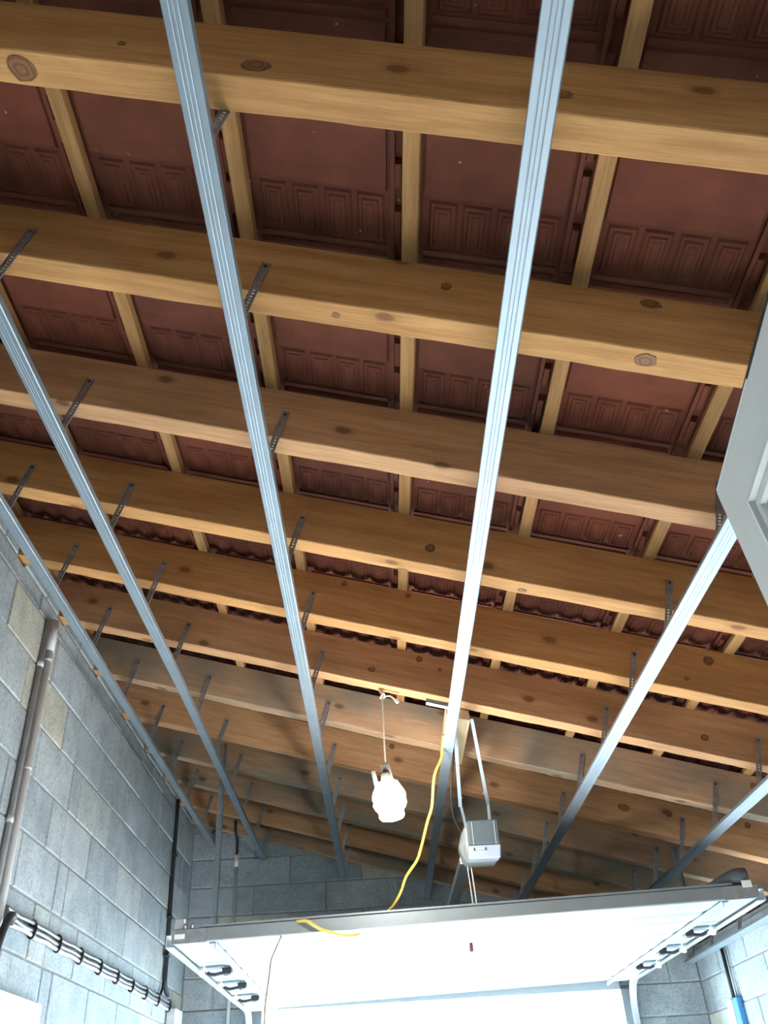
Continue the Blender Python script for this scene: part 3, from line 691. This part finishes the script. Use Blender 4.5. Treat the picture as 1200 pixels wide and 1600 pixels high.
for z in (1.62, 1.0, .45):
    bm = bmesh.new(); bm_tube(bm, [(XL + .012, 3.222, z - .012), (XL + .012, 3.222, z + .012)], .014, 10); to_obj('clip', bm, GREYP, c2, smooth=True)
cb = thing('cable_bundle', (XL + .02, 4.6, .69), 'bundle of grey cables tied along the left block wall', 'cable bundle')
def wav(y, a, p): return a * math.sin(y * p)
for k, (dx, dzz, r) in enumerate(((.013, .0, .0095), (.016, .021, .0085), (.012, -.018, .0075))):
    pts = [(XL + dx, 3.302, .62 - .05 * k), (XL + dx + .01, 3.312, .675 + dzz)] + [(XL + dx + .002, 3.33 + .115 * q, .697 + dzz + (.0035 if q % 3 == 1 else -.001) + .008 * max(0, 1 - q * .2) * math.cos(q * 2.1 + k)) for q in range(25)]
    tube('cable', pts, r, CABLE if k < 2 else GREYP, cb, 8, 4)
for q in range(9):
    y = 3.62 + .31 * q
    if y > 6.1: break
    bm = bmesh.new(); bm_lathe(bm, [(.034, -.005), (.036, -.004), (.036, .004), (.034, .005)], (XL + .014, y, .699), V((0, 1, 0)), 12)
    bmesh.ops.scale(bm, vec=(.55, 1, 1), space=Matrix.Translation((-(XL + .014), 0, 0)), verts=list(bm.verts)); to_obj('cable_tie', bm, RUBBER, cb)
tube('dark_cable', [(XL + .045, 3.21, .45), (XL + .055, 3.23, .60), (XL + .055, 3.275, .675), (XL + .045, 3.33, .690), (XL + .03, 3.36, .675)], .014, RUBBER, cb, 8, 4)
bk = thing('black_cable', (XL + .014, 5.93, .72), 'thick black cable running up the left wall near the far corner', 'cable')
tube('cable', [(XL + .014, 5.895, 1.90), (XL + .014, 5.91, 1.55), (XL + .014, 5.935, 1.15), (XL + .014, 5.955, .90), (XL + .014, 5.97, .80), (XL + .016, 6.06, .75)], .0125, RUBBER, bk)
tube('cable', [(XL + .012, 5.90, 1.40), (XL + .012, 5.935, .95), (XL + .012, 5.925, .80), (XL + .012, 5.88, .735)], .008, RUBBER, bk, 6)
for z in (1.55, 1.17, .95):
    bm = bmesh.new(); bm_box(bm, XL + .001, XL + .03, 5.895, 5.965, z - .006, z + .006); bevel(bm, .002); to_obj('clip', bm, RUBBER, bk)
jb = thing('junction_box', (XL + .03, 6.26, .45), 'pale grey box on the left wall below the black cable', 'junction box')
box('box_body', XL + .001, XL + .06, 6.12, 6.32, .44, .69, GREYP, jb, bw=.006); box('box_side_cover', XL + .001, XL + .055, 6.322, 6.36, .40, .70, GREYD, jb, bw=.004)
wp = thing('wall_panel_board', (XL + .03, 3.40, .0), 'bright white board on the left block wall at the bottom corner', 'board')
box('board', XL + .001, XL + .030, 2.98, 3.815, -.25, .468, WHITE, wp, bw=.004)
# thin conduit on the back wall
bc = thing('conduit', (-1.03, YB - .012, 0), 'thin grey conduit on the gable wall above the door track', 'conduit')
bm = bmesh.new(); bm_tube(bm, [(-1.048, YB - .012, -.5), (-1.030, YB - .012, 1.63)], .0125, 10); to_obj('pipe', bm, GREYP, bc, smooth=True)
bm = bmesh.new(); bm_tube(bm, [(-1.030, YB - .012, 1.60), (-1.030, YB - .012, 1.68)], .016, 10); to_obj('sleeve', bm, WHITE, bc, smooth=True)
tube('cable', [(-1.030, YB - .014, 1.67), (-1.029, YB - .016, 1.76), (-1.031, YB - .045, 1.795), (-1.034, 6.458, 1.83), (-1.036, 6.458, 1.90)], .009, RUBBER, bc, 8, 5)
# right wall pipes
rp = thing('black_pipe', (XR - .015, 5.9, .55), 'pair of dark narrow pipes on the right block wall', 'pipe')
for y, r, mm in ((5.965, .0125, RUBBER), (5.915, .0075, GREYD)):
    bm = bmesh.new(); bm_tube(bm, [(XR - .014, y, .50), (XR - .014, y, .84)], r, 10); to_obj('pipe', bm, mm, rp, smooth=True)
bt = thing('blue_trunking', (XR - .02, 5.9, 0), 'blue upright strip on the right block wall below the dark pipes', 'strip')
box('strip', XR - .035, XR - .001, 5.87, 5.945, -.5, .545, BLUE, bt, bw=.004)
wt = thing('white_trunking', (XR - .02, 6.0, 0), 'white upright strip beside the blue one on the right wall', 'strip')
box('strip', XR - .045, XR - .001, 5.955, 6.03, -.5, .545, WHITE, wt, bw=.004)

# ------------------------------------------------------------------ white panelled side door, open at the right of the camera
C0 = V((0.387, 0.763, 0.55)); E1 = V((-0.133, -0.991, 0.028)).normalized(); E2 = V((0.064, -0.036, -0.997)).normalized()
ND = E2.cross(E1).normalized()
if ND.x > 0: ND = -ND                      # towards the camera side
fdoor = lambda a, b_, c: C0 + E1 * a + E2 * b_ + ND * c
d1 = thing('door_1', fdoor(.4, 2.02, -.02), 'white panelled side door standing open at the right edge', kind='structure')
bm = bmesh.new(); bm_box(bm, 0, .83, 0, 2.02, -.04, 0, fdoor); bevel(bm, .002); to_obj('leaf', bm, PAINT, d1)
def moulding(a0, a1, b0, b1):
    bm = bmesh.new()
    prof = [(0, 0), (.004, .005), (.010, .006), (.014, .002), (.020, .004), (.026, .0035), (.030, -.001)]
    corners = [(a0, b0, 1, 1), (a1, b0, -1, 1), (a1, b1, -1, -1), (a0, b1, 1, -1)]
    rings = [[bm.verts.new(fdoor(a + sa * p, b_ + sb * p, h_)) for p, h_ in prof] for a, b_, sa, sb in corners]
    for k in range(4):
        A, B = rings[k], rings[(k + 1) % 4]
        for q in range(len(prof) - 1): bm.faces.new((A[q], A[q + 1], B[q + 1], B[q]))
    to_obj('panel_moulding', bm, PAINT, d1)
    bm = bmesh.new(); bm_box(bm, a0 + .06, a1 - .06, b0 + .06, b1 - .06, -.001, .004, fdoor); bevel(bm, .002); to_obj('raised_panel', bm, PAINT, d1)
moulding(.068, .76, .061, .85); moulding(.068, .76, 1.0, 1.85)
bm = bmesh.new(); bm_box(bm, .07, .83, -.010, .0, -.030, -.004, fdoor); to_obj('seal_strip', bm, RUBBER, d1)
bm = bmesh.new(); bm_box(bm, -.001, .17, -.0045, .0, -.012, -.002, fdoor); bm_box(bm, -.001, .09, -.006, -.002, -.022, -.014, fdoor); to_obj('chipped_paint_edge', bm, WHITE, d1)
bm = bmesh.new(); bm_box(bm, 0, .2, -.0055, .0, -.036, -.006, fdoor); to_obj('seal_backing', bm, RUBBER, d1)
